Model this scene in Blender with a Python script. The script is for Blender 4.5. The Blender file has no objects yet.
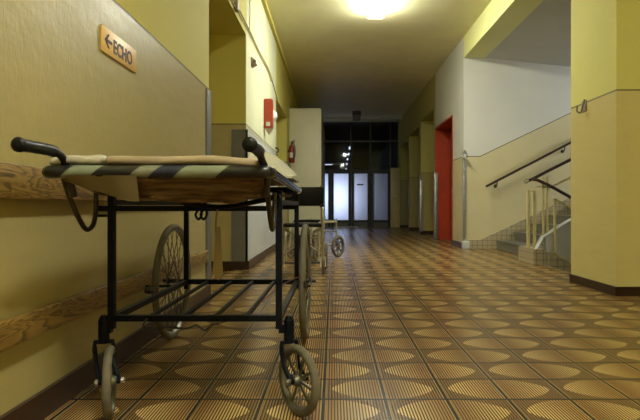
import bpy, bmesh, math, random
from mathutils import Vector, Matrix, noise
random.seed(7)
U = 0.75                     # all layout numbers are in units of the camera height (0.75 m)
C = bpy.context.scene.collection
sc = bpy.context.scene
PI = math.pi

# ------------------------------------------------------------ camera, world, lights, exposure
cam = bpy.data.cameras.new('camera'); cam_o = bpy.data.objects.new('camera', cam); C.objects.link(cam_o)
cam.sensor_width = 36; cam.lens = 527 / 640 * 36
cam.shift_x = -13.5 / 640; cam.shift_y = -4 / 640
cam.clip_start = 0.02; cam.clip_end = 200
cam_o.location = (0, 0, U); cam_o.rotation_euler = (PI / 2, 0, 0)
sc.camera = cam_o
sc.view_settings.view_transform = 'Standard'; sc.view_settings.look = 'None'
sc.view_settings.exposure = 0.12; sc.view_settings.gamma = 1.0; sc.view_settings.use_curve_mapping = False
w = bpy.data.worlds.new('world'); sc.world = w; w.use_nodes = True
w.node_tree.nodes['Background'].inputs[0].default_value = (0.30, 0.36, 0.5, 1)
w.node_tree.nodes['Background'].inputs[1].default_value = 0.35
sc.cycles.max_bounces = 8; sc.cycles.diffuse_bounces = 5; sc.cycles.glossy_bounces = 4
sc.cycles.sample_clamp_indirect = 6

LAMP1_E = 104.0; LAMP2_E = 128.0

def area(name, loc, rot, sx, sy, power, color):
    l = bpy.data.lights.new(name, 'AREA'); l.shape = 'RECTANGLE'; l.size = sx * U; l.size_y = sy * U
    l.energy = power; l.color = color
    o = bpy.data.objects.new(name, l); C.objects.link(o)
    o.location = [c * U for c in loc]; o.rotation_euler = rot
    return o
# daylight through the stair window (faces -X)
area('stair_daylight', (9.3, 10.4, 4.0), (0, math.radians(78), 0), 1.3, 2.6, 190, (0.78, 0.86, 1.0))
# daylight behind the frosted end doors (faces the camera side)
area('porch_daylight', (0.05, 26.2, 1.4), (-PI / 2, 0, 0), 1.3, 1.2, 20, (0.72, 0.78, 1.0))
# added unseen fill light behind the viewpoint, no window stands there
area('rear_fill', (0.85, -5.9, 2.6), (PI / 2, 0, 0), 3.2, 3.2, 18, (1.0, 0.97, 0.82))

# ------------------------------------------------------------ materials
class NT:
    def __init__(s, name):
        s.m = bpy.data.materials.new(name); s.m.use_nodes = True
        s.n = s.m.node_tree.nodes; s.l = s.m.node_tree.links
        s.b = s.n['Principled BSDF']; s.out = s.n['Material Output']
    def put(s, sock, v):
        if isinstance(v, bpy.types.NodeSocket): s.l.new(v, sock)
        elif v is not None: sock.default_value = v
    def math(s, op, a, b=None, c=None):
        n = s.n.new('ShaderNodeMath'); n.operation = op
        for i, v in enumerate((a, b, c)):
            if v is not None: s.put(n.inputs[i], v)
        return n.outputs[0]
    def mix(s, f, a, b, mode='MIX'):
        n = s.n.new('ShaderNodeMix'); n.data_type = 'RGBA'; n.blend_type = mode
        s.put(n.inputs[0], f)
        for i, v in ((6, a), (7, b)):
            if isinstance(v, tuple): v = (*v[:3], 1)
            s.put(n.inputs[i], v)
        return n.outputs[2]
    def coord(s, which='Object'):
        return s.n.new('ShaderNodeTexCoord').outputs[which]
    def pos(s): return s.n.new('ShaderNodeNewGeometry').outputs['Position']
    def sep(s, v):
        n = s.n.new('ShaderNodeSeparateXYZ'); s.l.new(v, n.inputs[0]); return n.outputs
    def comb(s, x, y, z):
        n = s.n.new('ShaderNodeCombineXYZ')
        for i, v in enumerate((x, y, z)): s.put(n.inputs[i], v)
        return n.outputs[0]
    def scale(s, v, k):
        n = s.n.new('ShaderNodeMapping'); s.l.new(v, n.inputs[0]); n.inputs['Scale'].default_value = k; return n.outputs[0]
    def noise(s, v, sc_, det=4, rough=.55, dist=0):
        n = s.n.new('ShaderNodeTexNoise'); s.l.new(v, n.inputs['Vector'])
        n.inputs['Scale'].default_value = sc_; n.inputs['Detail'].default_value = det
        n.inputs['Roughness'].default_value = rough; n.inputs['Distortion'].default_value = dist
        return n.outputs[0]
    def ramp(s, v, stops, interp='LINEAR'):
        n = s.n.new('ShaderNodeValToRGB'); n.color_ramp.interpolation = interp
        e = n.color_ramp.elements
        while len(e) < len(stops): e.new(.5)
        for i, (p, c) in enumerate(stops):
            e[i].position = p; e[i].color = (*c, 1) if isinstance(c, tuple) else (c, c, c, 1)
        s.l.new(v, n.inputs[0]); return n.outputs[0]
    def bump(s, h, strength=.2, dist=.01):
        n = s.n.new('ShaderNodeBump'); n.inputs['Strength'].default_value = strength
        n.inputs['Distance'].default_value = dist; s.l.new(h, n.inputs['Height'])
        s.l.new(n.outputs[0], s.b.inputs['Normal'])
    def base(s, v, rough=None, metal=None, spec=None):
        if isinstance(v, tuple): v = (*v[:3], 1)
        s.put(s.b.inputs['Base Color'], v)
        if rough is not None: s.put(s.b.inputs['Roughness'], rough)
        if metal is not None: s.b.inputs['Metallic'].default_value = metal
        if spec is not None: s.b.inputs['Specular IOR Level'].default_value = spec
        return s

def simple(name, col, rough=.5, metal=0.0, var=.12, sc_=12, bump=.0, spec=.5):
    t = NT(name); v = t.coord()
    n = t.noise(v, sc_)
    f = t.ramp(n, [(.25, 0.0), (.75, 1.0)])
    c = t.mix(f, tuple(x * (1 - var) for x in col), tuple(min(1, x * (1 + var)) for x in col))
    t.base(c, rough, metal, spec)
    if bump: t.bump(t.noise(v, sc_ * 4), bump, .004)
    return t.m

def wall_mat(name, upper, lower, zline, rough_lo=.3, stain=.12):
    t = NT(name); p = t.pos(); x, y, z = t.sep(p)
    big = t.ramp(t.noise(p, .9, 5, .6), [(.3, 0.0), (.7, 1.0)])
    streak = t.ramp(t.noise(t.scale(p, (3, 3, 22)), 1.0, 5, .7), [(.3, 0.0), (.75, 1.0)])
    lo = t.mix(t.math('MULTIPLY', big, .6), lower, tuple(c * (1 - stain) for c in lower))
    lo = t.mix(t.math('MULTIPLY', streak, .35), lo, tuple(c * (1 - stain * 1.4) for c in lower))
    scuff = t.ramp(t.noise(t.scale(p, (9, 9, 40)), 1.0, 3, .6), [(.70, 0.0), (.78, 1.0)])
    lo = t.mix(t.math('MULTIPLY', scuff, .25), lo, tuple(c * .72 for c in lower))
    up = t.mix(t.math('MULTIPLY', big, .8), upper, tuple(c * (1 - stain * .6) for c in upper))
    sel = t.math('GREATER_THAN', z, zline)
    line = t.math('LESS_THAN', t.math('ABSOLUTE', t.math('SUBTRACT', z, zline)), .007)
    c = t.mix(sel, lo, up)
    c = t.mix(line, c, tuple(q * .3 for q in lower))
    rl = t.math('MULTIPLY_ADD', streak, .14, rough_lo)
    r = t.math('ADD', t.math('MULTIPLY', sel, .75), t.math('MULTIPLY', t.math('SUBTRACT', 1.0, sel), rl))
    t.base(c, r)
    h = t.math('ADD', t.noise(p, 14, 4), t.math('MULTIPLY', t.noise(t.scale(p, (1, 1, .4)), 60, 2), .35))
    t.bump(h, .22, .012)
    return t.m

def floor_mat():
    t = NT('patterned_floor_tiles'); p = t.pos(); x, y, z = t.sep(p)
    s = .318 * U
    u = t.math('DIVIDE', t.math('ADD', x, .0514 * U), s)
    v = t.math('DIVIDE', t.math('SUBTRACT', y, 2.726 * U), s)
    j = t.math('FLOOR', v); i = t.math('FLOOR', u)
    fv = t.math('SUBTRACT', v, j); fu = t.math('SUBTRACT', u, i)
    du = t.math('ABSOLUTE', t.math('SUBTRACT', t.math('FLOORED_MODULO', t.math('SUBTRACT', u, j), 2.0), 1.0))
    # centre on the joint whose number has the parity of the row
    a = t.math('POWER', t.math('DIVIDE', du, .88), 2.0)
    b = t.math('POWER', t.math('DIVIDE', t.math('ABSOLUTE', t.math('SUBTRACT', fv, .5)), .5), 1.5)
    lens = t.ramp(t.math('ADD', a, b), [(.0, 1.0), (.95, 1.0), (1.0, 0.0)])
    fade = t.ramp(du, [(.15, 0.0), (.82, 1.0)])
    st = t.math('SINE', t.math('MULTIPLY', u, 2 * PI * 21))
    ridge = t.ramp(t.math('MULTIPLY_ADD', st, .5, .5), [(.35, 0.0), (.6, 1.0)])
    wn = t.n.new('ShaderNodeTexWhiteNoise'); wn.noise_dimensions = '2D'
    t.l.new(t.comb(i, j, 0.0), wn.inputs['Vector'])
    tile = wn.outputs['Value']
    mid_r = t.mix(tile, (.36, .20, .060), (.29, .16, .05))
    dark_r = t.mix(fade, mid_r, (.23, .135, .045))
    light_r = t.mix(fade, mid_r, t.mix(tile, (.70, .50, .19), (.60, .42, .16)))
    ridge_c = t.mix(lens, dark_r, light_r)
    groove_c = t.mix(lens, (.040, .020, .006), (.09, .048, .014))
    c = t.mix(ridge, groove_c, ridge_c)
    eu = t.math('SUBTRACT', .5, t.math('ABSOLUTE', t.math('SUBTRACT', fu, .5)))
    gu = t.math('LESS_THAN', eu, .026)
    gv = t.math('LESS_THAN', t.math('SUBTRACT', .5, t.math('ABSOLUTE', t.math('SUBTRACT', fv, .5))), .032)
    c = t.mix(t.math('MULTIPLY', t.math('LESS_THAN', eu, .042), .6), c, (.42, .30, .13))
    c = t.mix(t.math('MULTIPLY', gv, .9), c, (.03, .018, .008))
    c = t.mix(gu, c, (.018, .011, .005))
    dirt = t.ramp(t.noise(p, 1.6, 5, .6), [(.35, 0.0), (.7, 1.0)])
    
    t.base(c, .27, spec=.2)
    h = t.math('SUBTRACT', t.math('MULTIPLY', ridge, .5), gu)
    t.bump(h, .12, .002)
    return t.m

def wood_mat():
    t = NT('rough_grained_wood'); p = t.pos()
    v = t.scale(p, (9, 1.3, 9))
    d = t.noise(v, 1.6, 3, .5, 1.2)
    ring = t.math('FRACT', t.math('MULTIPLY', d, 11))
    g = t.ramp(ring, [(0, (.07, .035, .008)), (.35, (.27, .155, .030)), (.8, (.38, .24, .055)), (1, (.09, .045, .010))])
    fine = t.noise(t.scale(p, (80, 3, 80)), 1.5, 4)
    c = t.mix(t.math('MULTIPLY', fine, .35), g, (.13, .07, .02))
    t.base(c, .42); t.bump(ring, .15, .003)
    return t.m

def stripe_mat():
    """padded front bar wrapped in black, navy and grey-green bands with slanted joints"""
    t = NT('wrapped_striped_cover'); x, y, z = t.sep(t.pos())
    k = t.math('ADD', t.math('DIVIDE', x, U), t.math('MULTIPLY', t.math('DIVIDE', z, U), .0))
    zz = t.math('SUBTRACT', t.math('DIVIDE', z, U), 1.133)
    f = t.math('ADD', t.math('ADD', t.math('DIVIDE', x, U), t.math('MULTIPLY', zz, -1.2)), 1.2)   # 0..1
    blk = (.008, .008, .010); gg = (.21, .23, .155); navy = (.012, .015, .04); gy = (.20, .20, .145)
    c = t.ramp(f, [(0, blk), (.165, gg), (.28, blk), (.428, gy), (.506, navy), (.603, gg), (.766, blk)], 'CONSTANT')
    n = t.noise(t.coord(), 60, 4)
    c = t.mix(t.math('MULTIPLY', n, .35), c, (.02, .018, .015))
    t.base(c, .28); t.bump(t.noise(t.coord(), 25, 4), .35, .006)
    return t.m

def tile_clad_mat():
    t = NT('small_cream_tiles'); x, y, z = t.sep(t.pos())
    s = .085
    def g(a):
        f = t.math('FRACT', t.math('DIVIDE', a, s)); return t.math('LESS_THAN', f, .07)
    m = t.math('MAXIMUM', g(t.math('ADD', x, y)), g(t.math('ADD', z, .03)))
    n = t.noise(t.pos(), 7, 3)
    c = t.mix(n, (.46, .38, .22), (.33, .27, .15))
    c = t.mix(m, c, (.11, .08, .045))
    t.base(c, .35); return t.m

def canvas_mat():
    t = NT('brown_canvas_painted_creases'); v = t.coord()
    n = t.noise(t.scale(v, (2.2, 4, 26)), 2.2, 4, .6, .8)
    c = t.ramp(n, [(.32, (.04, .02, .008)), (.44, (.17, .095, .035)), (.55, (.30, .18, .075)), (.72, (.42, .28, .13))])  # fold shading painted into the colour, dark in creases and light on ridges
    t.base(c, .45); t.bump(n, .8, .03); return t.m

def frosted_mat():
    t = NT('frosted_patterned_glass'); p = t.pos()
    n = t.noise(t.scale(p, (1, 1, 1)), 30, 3)
    tr = t.n.new('ShaderNodeBsdfTranslucent'); t.put(tr.inputs[0], t.mix(n, (.72, .78, .9), (.95, .97, 1.0)))
    gl = t.n.new('ShaderNodeBsdfGlossy'); gl.inputs['Roughness'].default_value = .25
    mx = t.n.new('ShaderNodeMixShader'); mx.inputs[0].default_value = .06
    t.l.new(tr.outputs[0], mx.inputs[1]); t.l.new(gl.outputs[0], mx.inputs[2])
    t.l.new(mx.outputs[0], t.out.inputs[0]); return t.m

def clear_glass_mat():
    t = NT('dark_clear_glass')
    tr = t.n.new('ShaderNodeBsdfTransparent'); tr.inputs[0].default_value = (.75, .8, .85, 1)
    gl = t.n.new('ShaderNodeBsdfGlossy'); gl.inputs['Roughness'].default_value = .03
    mx = t.n.new('ShaderNodeMixShader'); mx.inputs[0].default_value = .012
    t.l.new(tr.outputs[0], mx.inputs[1]); t.l.new(gl.outputs[0], mx.inputs[2])
    t.l.new(mx.outputs[0], t.out.inputs[0]); return t.m

def plastic_sheet_mat():
    t = NT('milky_plastic_film'); n = t.noise(t.coord(), 18, 4)
    t.base(t.mix(n, (.42, .38, .28), (.62, .57, .45)), .25)
    t.b.inputs['Transmission Weight'].default_value = .15
    t.bump(t.noise(t.coord(), 14, 4), .5, .02); return t.m

def emit_mat(name, col, strength):
    t = NT(name); e = t.n.new('ShaderNodeEmission'); e.inputs[0].default_value = (*col, 1); e.inputs[1].default_value = strength
    t.l.new(e.outputs[0], t.out.inputs[0]); return t.m

YEL = (.62, .55, .125); BEI = (.46, .38, .155)
M = {
 'wall_l': wall_mat('wall_paint_yellow_over_beige', YEL, (.44, .36, .145), 2.29 * U, .36),
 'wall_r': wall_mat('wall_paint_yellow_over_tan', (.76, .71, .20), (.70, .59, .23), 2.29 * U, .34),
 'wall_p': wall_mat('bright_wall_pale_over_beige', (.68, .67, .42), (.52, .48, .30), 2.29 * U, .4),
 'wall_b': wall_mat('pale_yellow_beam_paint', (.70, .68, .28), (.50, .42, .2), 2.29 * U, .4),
 'wall_s': wall_mat('stair_wall_white_over_tan', (.58, .55, .46), (.50, .41, .20), 2.17 * U, .45, .06),
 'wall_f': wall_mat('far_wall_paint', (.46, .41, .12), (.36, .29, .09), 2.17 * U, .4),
 'white_paint': simple('white_wall_paint', (.50, .50, .47), .7, var=.05, sc_=2),
 'ceiling': simple('ceiling_paint', (.78, .72, .42), .55, var=.07, sc_=2.2, bump=.05),
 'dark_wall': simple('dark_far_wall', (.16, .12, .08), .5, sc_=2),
 'floor': floor_mat(),
 'floor_far': simple('plain_grey_floor', (.18, .17, .16), .35, sc_=3),
 'terrazzo': simple('grey_terrazzo', (.13, .12, .09), .45, var=.2, sc_=60),
 'base': simple('dark_brown_skirting_tiles', (.035, .014, .008), .3, var=.3, sc_=9),
 'wood': wood_mat(),
 'red': simple('red_gloss_paint', (.38, .042, .013), .35, var=.15, sc_=4),
 'metal': simple('brushed_steel_guard', (.42, .42, .40), .3, .8, var=.25, sc_=14),
 'grey_metal': simple('grey_painted_metal', (.14, .135, .11), .5, .0, var=.1, sc_=8),
 'frame': simple('dark_bronze_frame', (.012, .013, .018), .45, sc_=6),
 'kick': simple('grey_kick_panel', (.10, .11, .11), .4, sc_=6),
 'frost': frosted_mat(), 'glass': clear_glass_mat(),
 'lamp': emit_mat('lit_lamp_diffuser', (.97, 1, .88), LAMP1_E),
 'lamp2': emit_mat('lit_lamp_diffuser_dimmer', (.97, 1, .86), LAMP2_E),
 'tube': emit_mat('lit_far_tube', (.85, .9, 1), 1.6),
 'white_enamel': simple('white_enamel', (.55, .54, .48), .4, var=.08, sc_=5),
 'cabinet': simple('cream_cabinet_paint', (.70, .68, .48), .45, var=.06, sc_=2),
 'cab_side': simple('dark_cabinet_side', (.20, .17, .11), .5, var=.25, sc_=10),  # darker and more mottled than the cream carcass
 'rail': simple('dark_brown_handrail', (.040, .018, .012), .3, sc_=10),
 'cream_metal': simple('cream_painted_steel', (.62, .53, .25), .4, sc_=8),
 'tiles': tile_clad_mat(),
 'sign': simple('orange_yellow_sign_plate', (.80, .50, .16), .4, var=.05, sc_=6),
 'sign_ink': simple('dark_brown_lettering', (.045, .02, .012), .5),
 'black_metal': simple('worn_dark_blue_black_paint', (.004, .0045, .008), .45, .0, var=.5, sc_=25, spec=.13),
 'rust_metal': simple('worn_black_rusty_steel', (.016, .009, .006), .42, .0, var=.5, sc_=30),
 'grip': simple('black_ribbed_rubber', (.004, .004, .004), .34, var=.3, sc_=40, bump=.3, spec=.22),
 'gloss_black': simple('glossy_black_vinyl', (.014, .014, .018), .12, var=.3, sc_=15),
 'stripe': stripe_mat(),
 'tyre': simple('dusty_grey_rubber_tyre', (.13, .11, .07), .75, var=.2, sc_=30),
 'rim': simple('dull_grey_rim', (.13, .12, .085), .4, .5, var=.2, sc_=20),
 'chrome': simple('tarnished_chrome', (.50, .48, .42), .25, .9, var=.2, sc_=20),
 'chair_tube': simple('dull_beige_grey_tube', (.42, .37, .25), .35, .3, var=.2, sc_=20),
 'vinyl': simple('black_vinyl_upholstery', (.007, .006, .005), .5, var=.2, sc_=12, spec=.15),
 'blanket': simple('pinkish_cream_blanket', (.31, .235, .145), .85, var=.25, sc_=6, bump=.5),
 'canvas': canvas_mat(),
 'tan_canvas': simple('tan_canvas_flap', (.26, .19, .085), .6, var=.15, sc_=7, bump=.2),
 'sheet': simple('crumpled_white_sheet', (.46, .44, .35), .8, var=.1, sc_=8, bump=.3),
 'film': plastic_sheet_mat(),
 'ext_red': simple('extinguisher_red', (.22, .02, .012), .3, sc_=8),
 'black': simple('black_plastic', (.02, .02, .02), .4),
 'beige_plastic': simple('beige_plastic', (.36, .28, .18), .5),
 'cable': simple('yellow_painted_cable', (.42, .34, .11), .5, var=.2, sc_=20),
 'white_plastic': simple('white_plastic', (.75, .74, .70), .35),
 'wire': simple('red_brown_wire', (.10, .035, .02), .5),
}

# ------------------------------------------------------------ mesh helpers (layout units)
def nb(): return bmesh.new()
def box(bm, x0, x1, y0, y1, z0, z1):
    vs = [bm.verts.new((x, y, z)) for x in (x0, x1) for y in (y0, y1) for z in (z0, z1)]
    for f in ((0, 1, 3, 2), (4, 6, 7, 5), (0, 4, 5, 1), (2, 3, 7, 6), (0, 2, 6, 4), (1, 5, 7, 3)):
        bm.faces.new([vs[i] for i in f])
    return vs
def bbox_(x0, x1, y0, y1, z0, z1, bev=0.01):
    bm = nb(); box(bm, x0, x1, y0, y1, z0, z1)
    if bev: bmesh.ops.bevel(bm, geom=bm.edges[:], offset=bev, segments=2, affect='EDGES', profile=.5)
    return bm
def prism(bm, poly, axis, a, b):
    """poly: list of 2d points; axis 0: (y,z) extruded on x; 1: (x,z) on y; 2: (x,y) on z"""
    def P(p, t):
        return [(t, p[0], p[1]), (p[0], t, p[1]), (p[0], p[1], t)][axis]
    A = [bm.verts.new(P(p, a)) for p in poly]; B = [bm.verts.new(P(p, b)) for p in poly]
    bm.faces.new(A[::-1]); bm.faces.new(B)
    n = len(poly)
    for i in range(n): bm.faces.new((A[i], A[(i + 1) % n], B[(i + 1) % n], B[i]))
def catmull(pts, k=6):
    pts = [Vector(p) for p in pts]; out = []
    for i in range(len(pts) - 1):
        p0 = pts[max(i - 1, 0)]; p1 = pts[i]; p2 = pts[i + 1]; p3 = pts[min(i + 2, len(pts) - 1)]
        for s in range(k):
            t = s / k
            out.append(.5 * ((2 * p1) + (p2 - p0) * t + (2 * p0 - 5 * p1 + 4 * p2 - p3) * t * t + (3 * p1 - p0 - 3 * p2 + p3) * t ** 3))
    out.append(pts[-1]); return out
def tube(bm, pts, r, n=10, closed=False):
    pts = [Vector(p) for p in pts]; N = len(pts)
    rs = r if isinstance(r, (list, tuple)) else [r] * N
    rings = []; up = None
    for i, p in enumerate(pts):
        a = pts[(i - 1) % N] if (closed or i > 0) else p
        b = pts[(i + 1) % N] if (closed or i < N - 1) else p
        d = (b - a).normalized()
        if up is None:
            up = Vector((0, 0, 1)) if abs(d.z) < .9 else Vector((0, 1, 0))
        s = d.cross(up).normalized(); up = s.cross(d).normalized()
        rings.append([bm.verts.new(p + (s * math.cos(2 * PI * k / n) + up * math.sin(2 * PI * k / n)) * rs[i]) for k in range(n)])
    for i in range(N if closed else N - 1):
        A = rings[i]; B = rings[(i + 1) % N]
        for k in range(n): bm.faces.new((A[k], A[(k + 1) % n], B[(k + 1) % n], B[k]))
    if not closed:
        bm.faces.new(rings[0][::-1]); bm.faces.new(rings[-1])
def sqbar(bm, p0, p1, wd, ht=None):
    """square bar between two points"""
    p0, p1 = Vector(p0), Vector(p1); ht = ht or wd
    d = (p1 - p0).normalized(); up = Vector((0, 0, 1)) if abs(d.z) < .95 else Vector((0, 1, 0))
    s = d.cross(up).normalized(); up = s.cross(d).normalized()
    R = []
    for p in (p0, p1): R.append([bm.verts.new(p + s * a * wd / 2 + up * b * ht / 2) for a, b in ((-1, -1), (1, -1), (1, 1), (-1, 1))])
    bm.faces.new(R[0][::-1]); bm.faces.new(R[1])
    for k in range(4): bm.faces.new((R[0][k], R[0][(k + 1) % 4], R[1][(k + 1) % 4], R[1][k]))
def lathe(bm, prof, c, axis=(0, 0, 1), n=24):
    """profile (radius, height) turned about an axis through c"""
    q = Vector((0, 0, 1)).rotation_difference(Vector(axis)); c = Vector(c); rings = []
    for r, h in prof:
        if r < 1e-6: rings.append([bm.verts.new(c + q @ Vector((0, 0, h)))])
        else: rings.append([bm.verts.new(c + q @ Vector((r * math.cos(2 * PI * k / n), r * math.sin(2 * PI * k / n), h))) for k in range(n)])
    for A, B in zip(rings, rings[1:]):
        for k in range(n):
            a = A[k % len(A)]; a2 = A[(k + 1) % len(A)]; b = B[k % len(B)]; b2 = B[(k + 1) % len(B)]
            vs = []
            for v in (a, a2, b2, b):
                if v not in vs: vs.append(v)
            if len(vs) > 2: bm.faces.new(vs)
def ring(c, axis, R, n=40):
    q = Vector((0, 0, 1)).rotation_difference(Vector(axis)); c = Vector(c)
    return [c + q @ Vector((R * math.cos(2 * PI * k / n), R * math.sin(2 * PI * k / n), 0)) for k in range(n)]
def soft(x0, x1, y0, y1, z0, z1, r, cuts=24, amp=.0, freq=6, seed=0):
    """rounded slab of cloth or padding with gentle lumps"""
    bm = nb(); box(bm, x0, x1, y0, y1, z0, z1)
    bmesh.ops.subdivide_edges(bm, edges=bm.edges[:], cuts=cuts, use_grid_fill=True)
    for v in bm.verts:
        q = Vector((min(max(v.co.x, x0 + r), x1 - r), min(max(v.co.y, y0 + r), y1 - r), min(max(v.co.z, z0 + min(r, (z1 - z0) / 2)), z1 - min(r, (z1 - z0) / 2))))
        d = v.co - q
        if d.length > 1e-6:
            dn = d.normalized(); rz = min(r, (z1 - z0) / 2)
            v.co = q + Vector((dn.x * r, dn.y * r, dn.z * rz))
        if amp:
            k = noise.noise_vector(v.co * freq + Vector((seed, 0, 0)))
            v.co += k * amp
    return bm

def build(name, bm, mat, parent=None, smooth=True, local=False):
    me = bpy.data.meshes.new(name)
    bmesh.ops.recalc_face_normals(bm, faces=bm.faces[:])
    bmesh.ops.scale(bm, vec=(U, U, U), verts=bm.verts[:])
    if local: off = Vector((0, 0, 0))
    elif parent is not None:
        off = Vector((0, 0, 0)); p = parent
        while p is not None: off += p.location; p = p.parent
    else:
        xs = [v.co for v in bm.verts]
        off = Vector(((min(v.x for v in xs) + max(v.x for v in xs)) / 2, (min(v.y for v in xs) + max(v.y for v in xs)) / 2, min(v.z for v in xs)))
    if off.length: bmesh.ops.translate(bm, vec=-off, verts=bm.verts[:])
    bm.to_mesh(me); bm.free()
    me.materials.append(M[mat] if isinstance(mat, str) else mat)
    if smooth:
        for p in me.polygons: p.use_smooth = True
        try: me.set_sharp_from_angle(angle=math.radians(38))
        except Exception: pass
    o = bpy.data.objects.new(name, me); C.objects.link(o)
    if parent is not None: o.parent = parent
    else: o.location = off
    return o
def thing(name, label, cat, loc, group=None, rz=0):
    o = bpy.data.objects.new(name, None); C.objects.link(o); o.empty_display_size = .1
    o.location = [c * U for c in loc]; o.rotation_euler = (0, 0, rz)
    o['label'] = label; o['category'] = cat
    if group: o['group'] = group
    return o
def tag(o, label, cat, group=None, kind=None):
    o['label'] = label; o['category'] = cat
    if group: o['group'] = group
    if kind: o['kind'] = kind
    return o
def struct(name, bm, mat, label, cat, smooth=False):
    o = build(name, bm, mat, None, smooth); o['kind'] = 'structure'; o['label'] = label; o['category'] = cat; return o
def bx(*a):
    bm = nb(); box(bm, *a); return bm

# ------------------------------------------------------------ room shell
XL, XR = -1.38, 3.08; YE = 25.1; CZ = 5.0; YB = -6.0
bm = nb(); 
for a in ((XL - .1, 3.56, YB, YE + .3), (-3.3, XL - .1, 5.84, 8.3), (-2.4, XL - .1, 12.7, 15.5), (3.56, 5.6, 1.2, 5.86), (3.56, 3.84, 9.12, 12.45)):
    box(bm, a[0], a[1], a[2], a[3], -.12, 0)
struct('floor', bm, 'floor', 'ribbed brown and tan tiled corridor floor with lens shaped pattern', 'floor')
struct('floor_beyond_doors', bx(XL - .5, 3.56, YE + .3, 64, -.12, 0), 'floor_far', 'grey floor behind the glazed end doors', 'floor')
struct('ceiling', bx(XL - .6, XR + .5, YB, YE, CZ, CZ + .15), 'ceiling', 'cream corridor ceiling with the bright lamp', 'ceiling')
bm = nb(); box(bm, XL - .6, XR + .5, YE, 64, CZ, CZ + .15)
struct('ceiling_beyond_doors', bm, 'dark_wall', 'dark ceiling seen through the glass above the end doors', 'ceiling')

def wall(name, mat, label, *boxes):
    bm = nb()
    for b in boxes: box(bm, *b)
    return struct(name, bm, mat, label, 'wall')
wall('wall_left', 'wall_l', 'yellow over glossy beige wall behind the trolley',
     (XL - .6, XL, YB, 5.84, 0, CZ))
wall('wall_left_lintel', 'wall_l', 'yellow wall above the two side openings on the trolley side',
     (XL - .6, XL, 5.84, 8.3, 3.7, CZ), (XL - .6, XL, 12.7, 15.5, 3.6, CZ))
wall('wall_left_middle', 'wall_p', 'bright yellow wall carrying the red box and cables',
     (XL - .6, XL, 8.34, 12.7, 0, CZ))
wall('wall_left_alcove_end', 'wall_l', 'yellow end wall of the first side opening facing the trolley',
     (-3.3, XL, 8.3, 8.339, 0, 3.7))
wall('wall_left_far', 'wall_l', 'yellow wall behind the tall cream cabinets', (-2.4, XL - .6, 15.5, 16.2, 0, 3.6), (XL - .6, XL, 15.5, YE + .2, 0, CZ))
wall('wall_left_alcove', 'wall_l', 'hidden back and ceiling of the first side opening',
     (-3.5, -3.3, 5.4, 8.9, 0, 3.9), (-3.3, XL - .6, 5.44, 5.84, 0, 3.9), (-3.3, XL - .6, 5.84, 8.3, 3.7, 3.9))
wall('wall_left_second_alcove', 'wall_l', 'back and ceiling of the second side opening',
     (-2.6, -2.4, 12.3, 16, 0, 3.8), (-2.4, XL - .6, 12.3, 12.7, 0, 3.8), (-2.4, XL - .6, 12.7, 15.5, 3.6, 3.8))
wall('wall_back', 'wall_r', 'corridor end wall behind the viewpoint', (XL - .6, 5.8, YB - .3, YB, 0, CZ))
wall('wall_right', 'wall_r', 'corridor wall opposite the trolley', (XR, XR + .5, YB, 1.2, 0, CZ))
wall('wall_right_pillar', 'wall_r', 'big yellow over tan pillar beside the staircase', (XR + .065, XR + .5, 5.86, 6.98, 0, 4.5))
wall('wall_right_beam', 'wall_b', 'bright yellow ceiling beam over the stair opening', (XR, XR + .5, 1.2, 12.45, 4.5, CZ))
wall('wall_right_side_room', 'wall_r', 'side bay before the pillar', (5.6, 5.8, 1.2, 5.86, 0, 4.5), (XR + .5, 5.8, 1.0, 1.2, 0, 4.5))
struct('ceiling_side_room', bx(XR + .5, 5.8, 1.0, 5.86, 4.5, 4.6), 'ceiling', 'ceiling of the side bay', 'ceiling')
# wall with red door and the three recesses
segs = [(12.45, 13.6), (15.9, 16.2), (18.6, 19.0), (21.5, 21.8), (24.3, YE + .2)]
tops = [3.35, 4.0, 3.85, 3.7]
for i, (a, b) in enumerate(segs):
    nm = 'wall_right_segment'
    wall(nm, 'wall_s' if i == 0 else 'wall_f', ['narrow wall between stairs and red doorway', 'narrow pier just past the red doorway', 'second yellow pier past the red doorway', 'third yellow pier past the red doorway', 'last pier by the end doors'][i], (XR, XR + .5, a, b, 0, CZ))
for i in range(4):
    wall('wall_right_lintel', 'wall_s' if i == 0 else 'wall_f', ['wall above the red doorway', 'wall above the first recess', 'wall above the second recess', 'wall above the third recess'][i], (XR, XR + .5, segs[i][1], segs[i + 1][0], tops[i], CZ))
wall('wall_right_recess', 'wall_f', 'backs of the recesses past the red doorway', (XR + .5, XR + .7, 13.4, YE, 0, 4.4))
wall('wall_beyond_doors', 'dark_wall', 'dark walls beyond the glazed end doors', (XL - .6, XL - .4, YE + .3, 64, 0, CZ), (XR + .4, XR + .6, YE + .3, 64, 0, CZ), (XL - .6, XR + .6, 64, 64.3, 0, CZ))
# stair hall
wall('wall_stairs', 'wall_s', 'white over tan wall running up beside the staircase', (XR + .5, 9.6, 12.45, 12.8, -2, 5.2))
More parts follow.
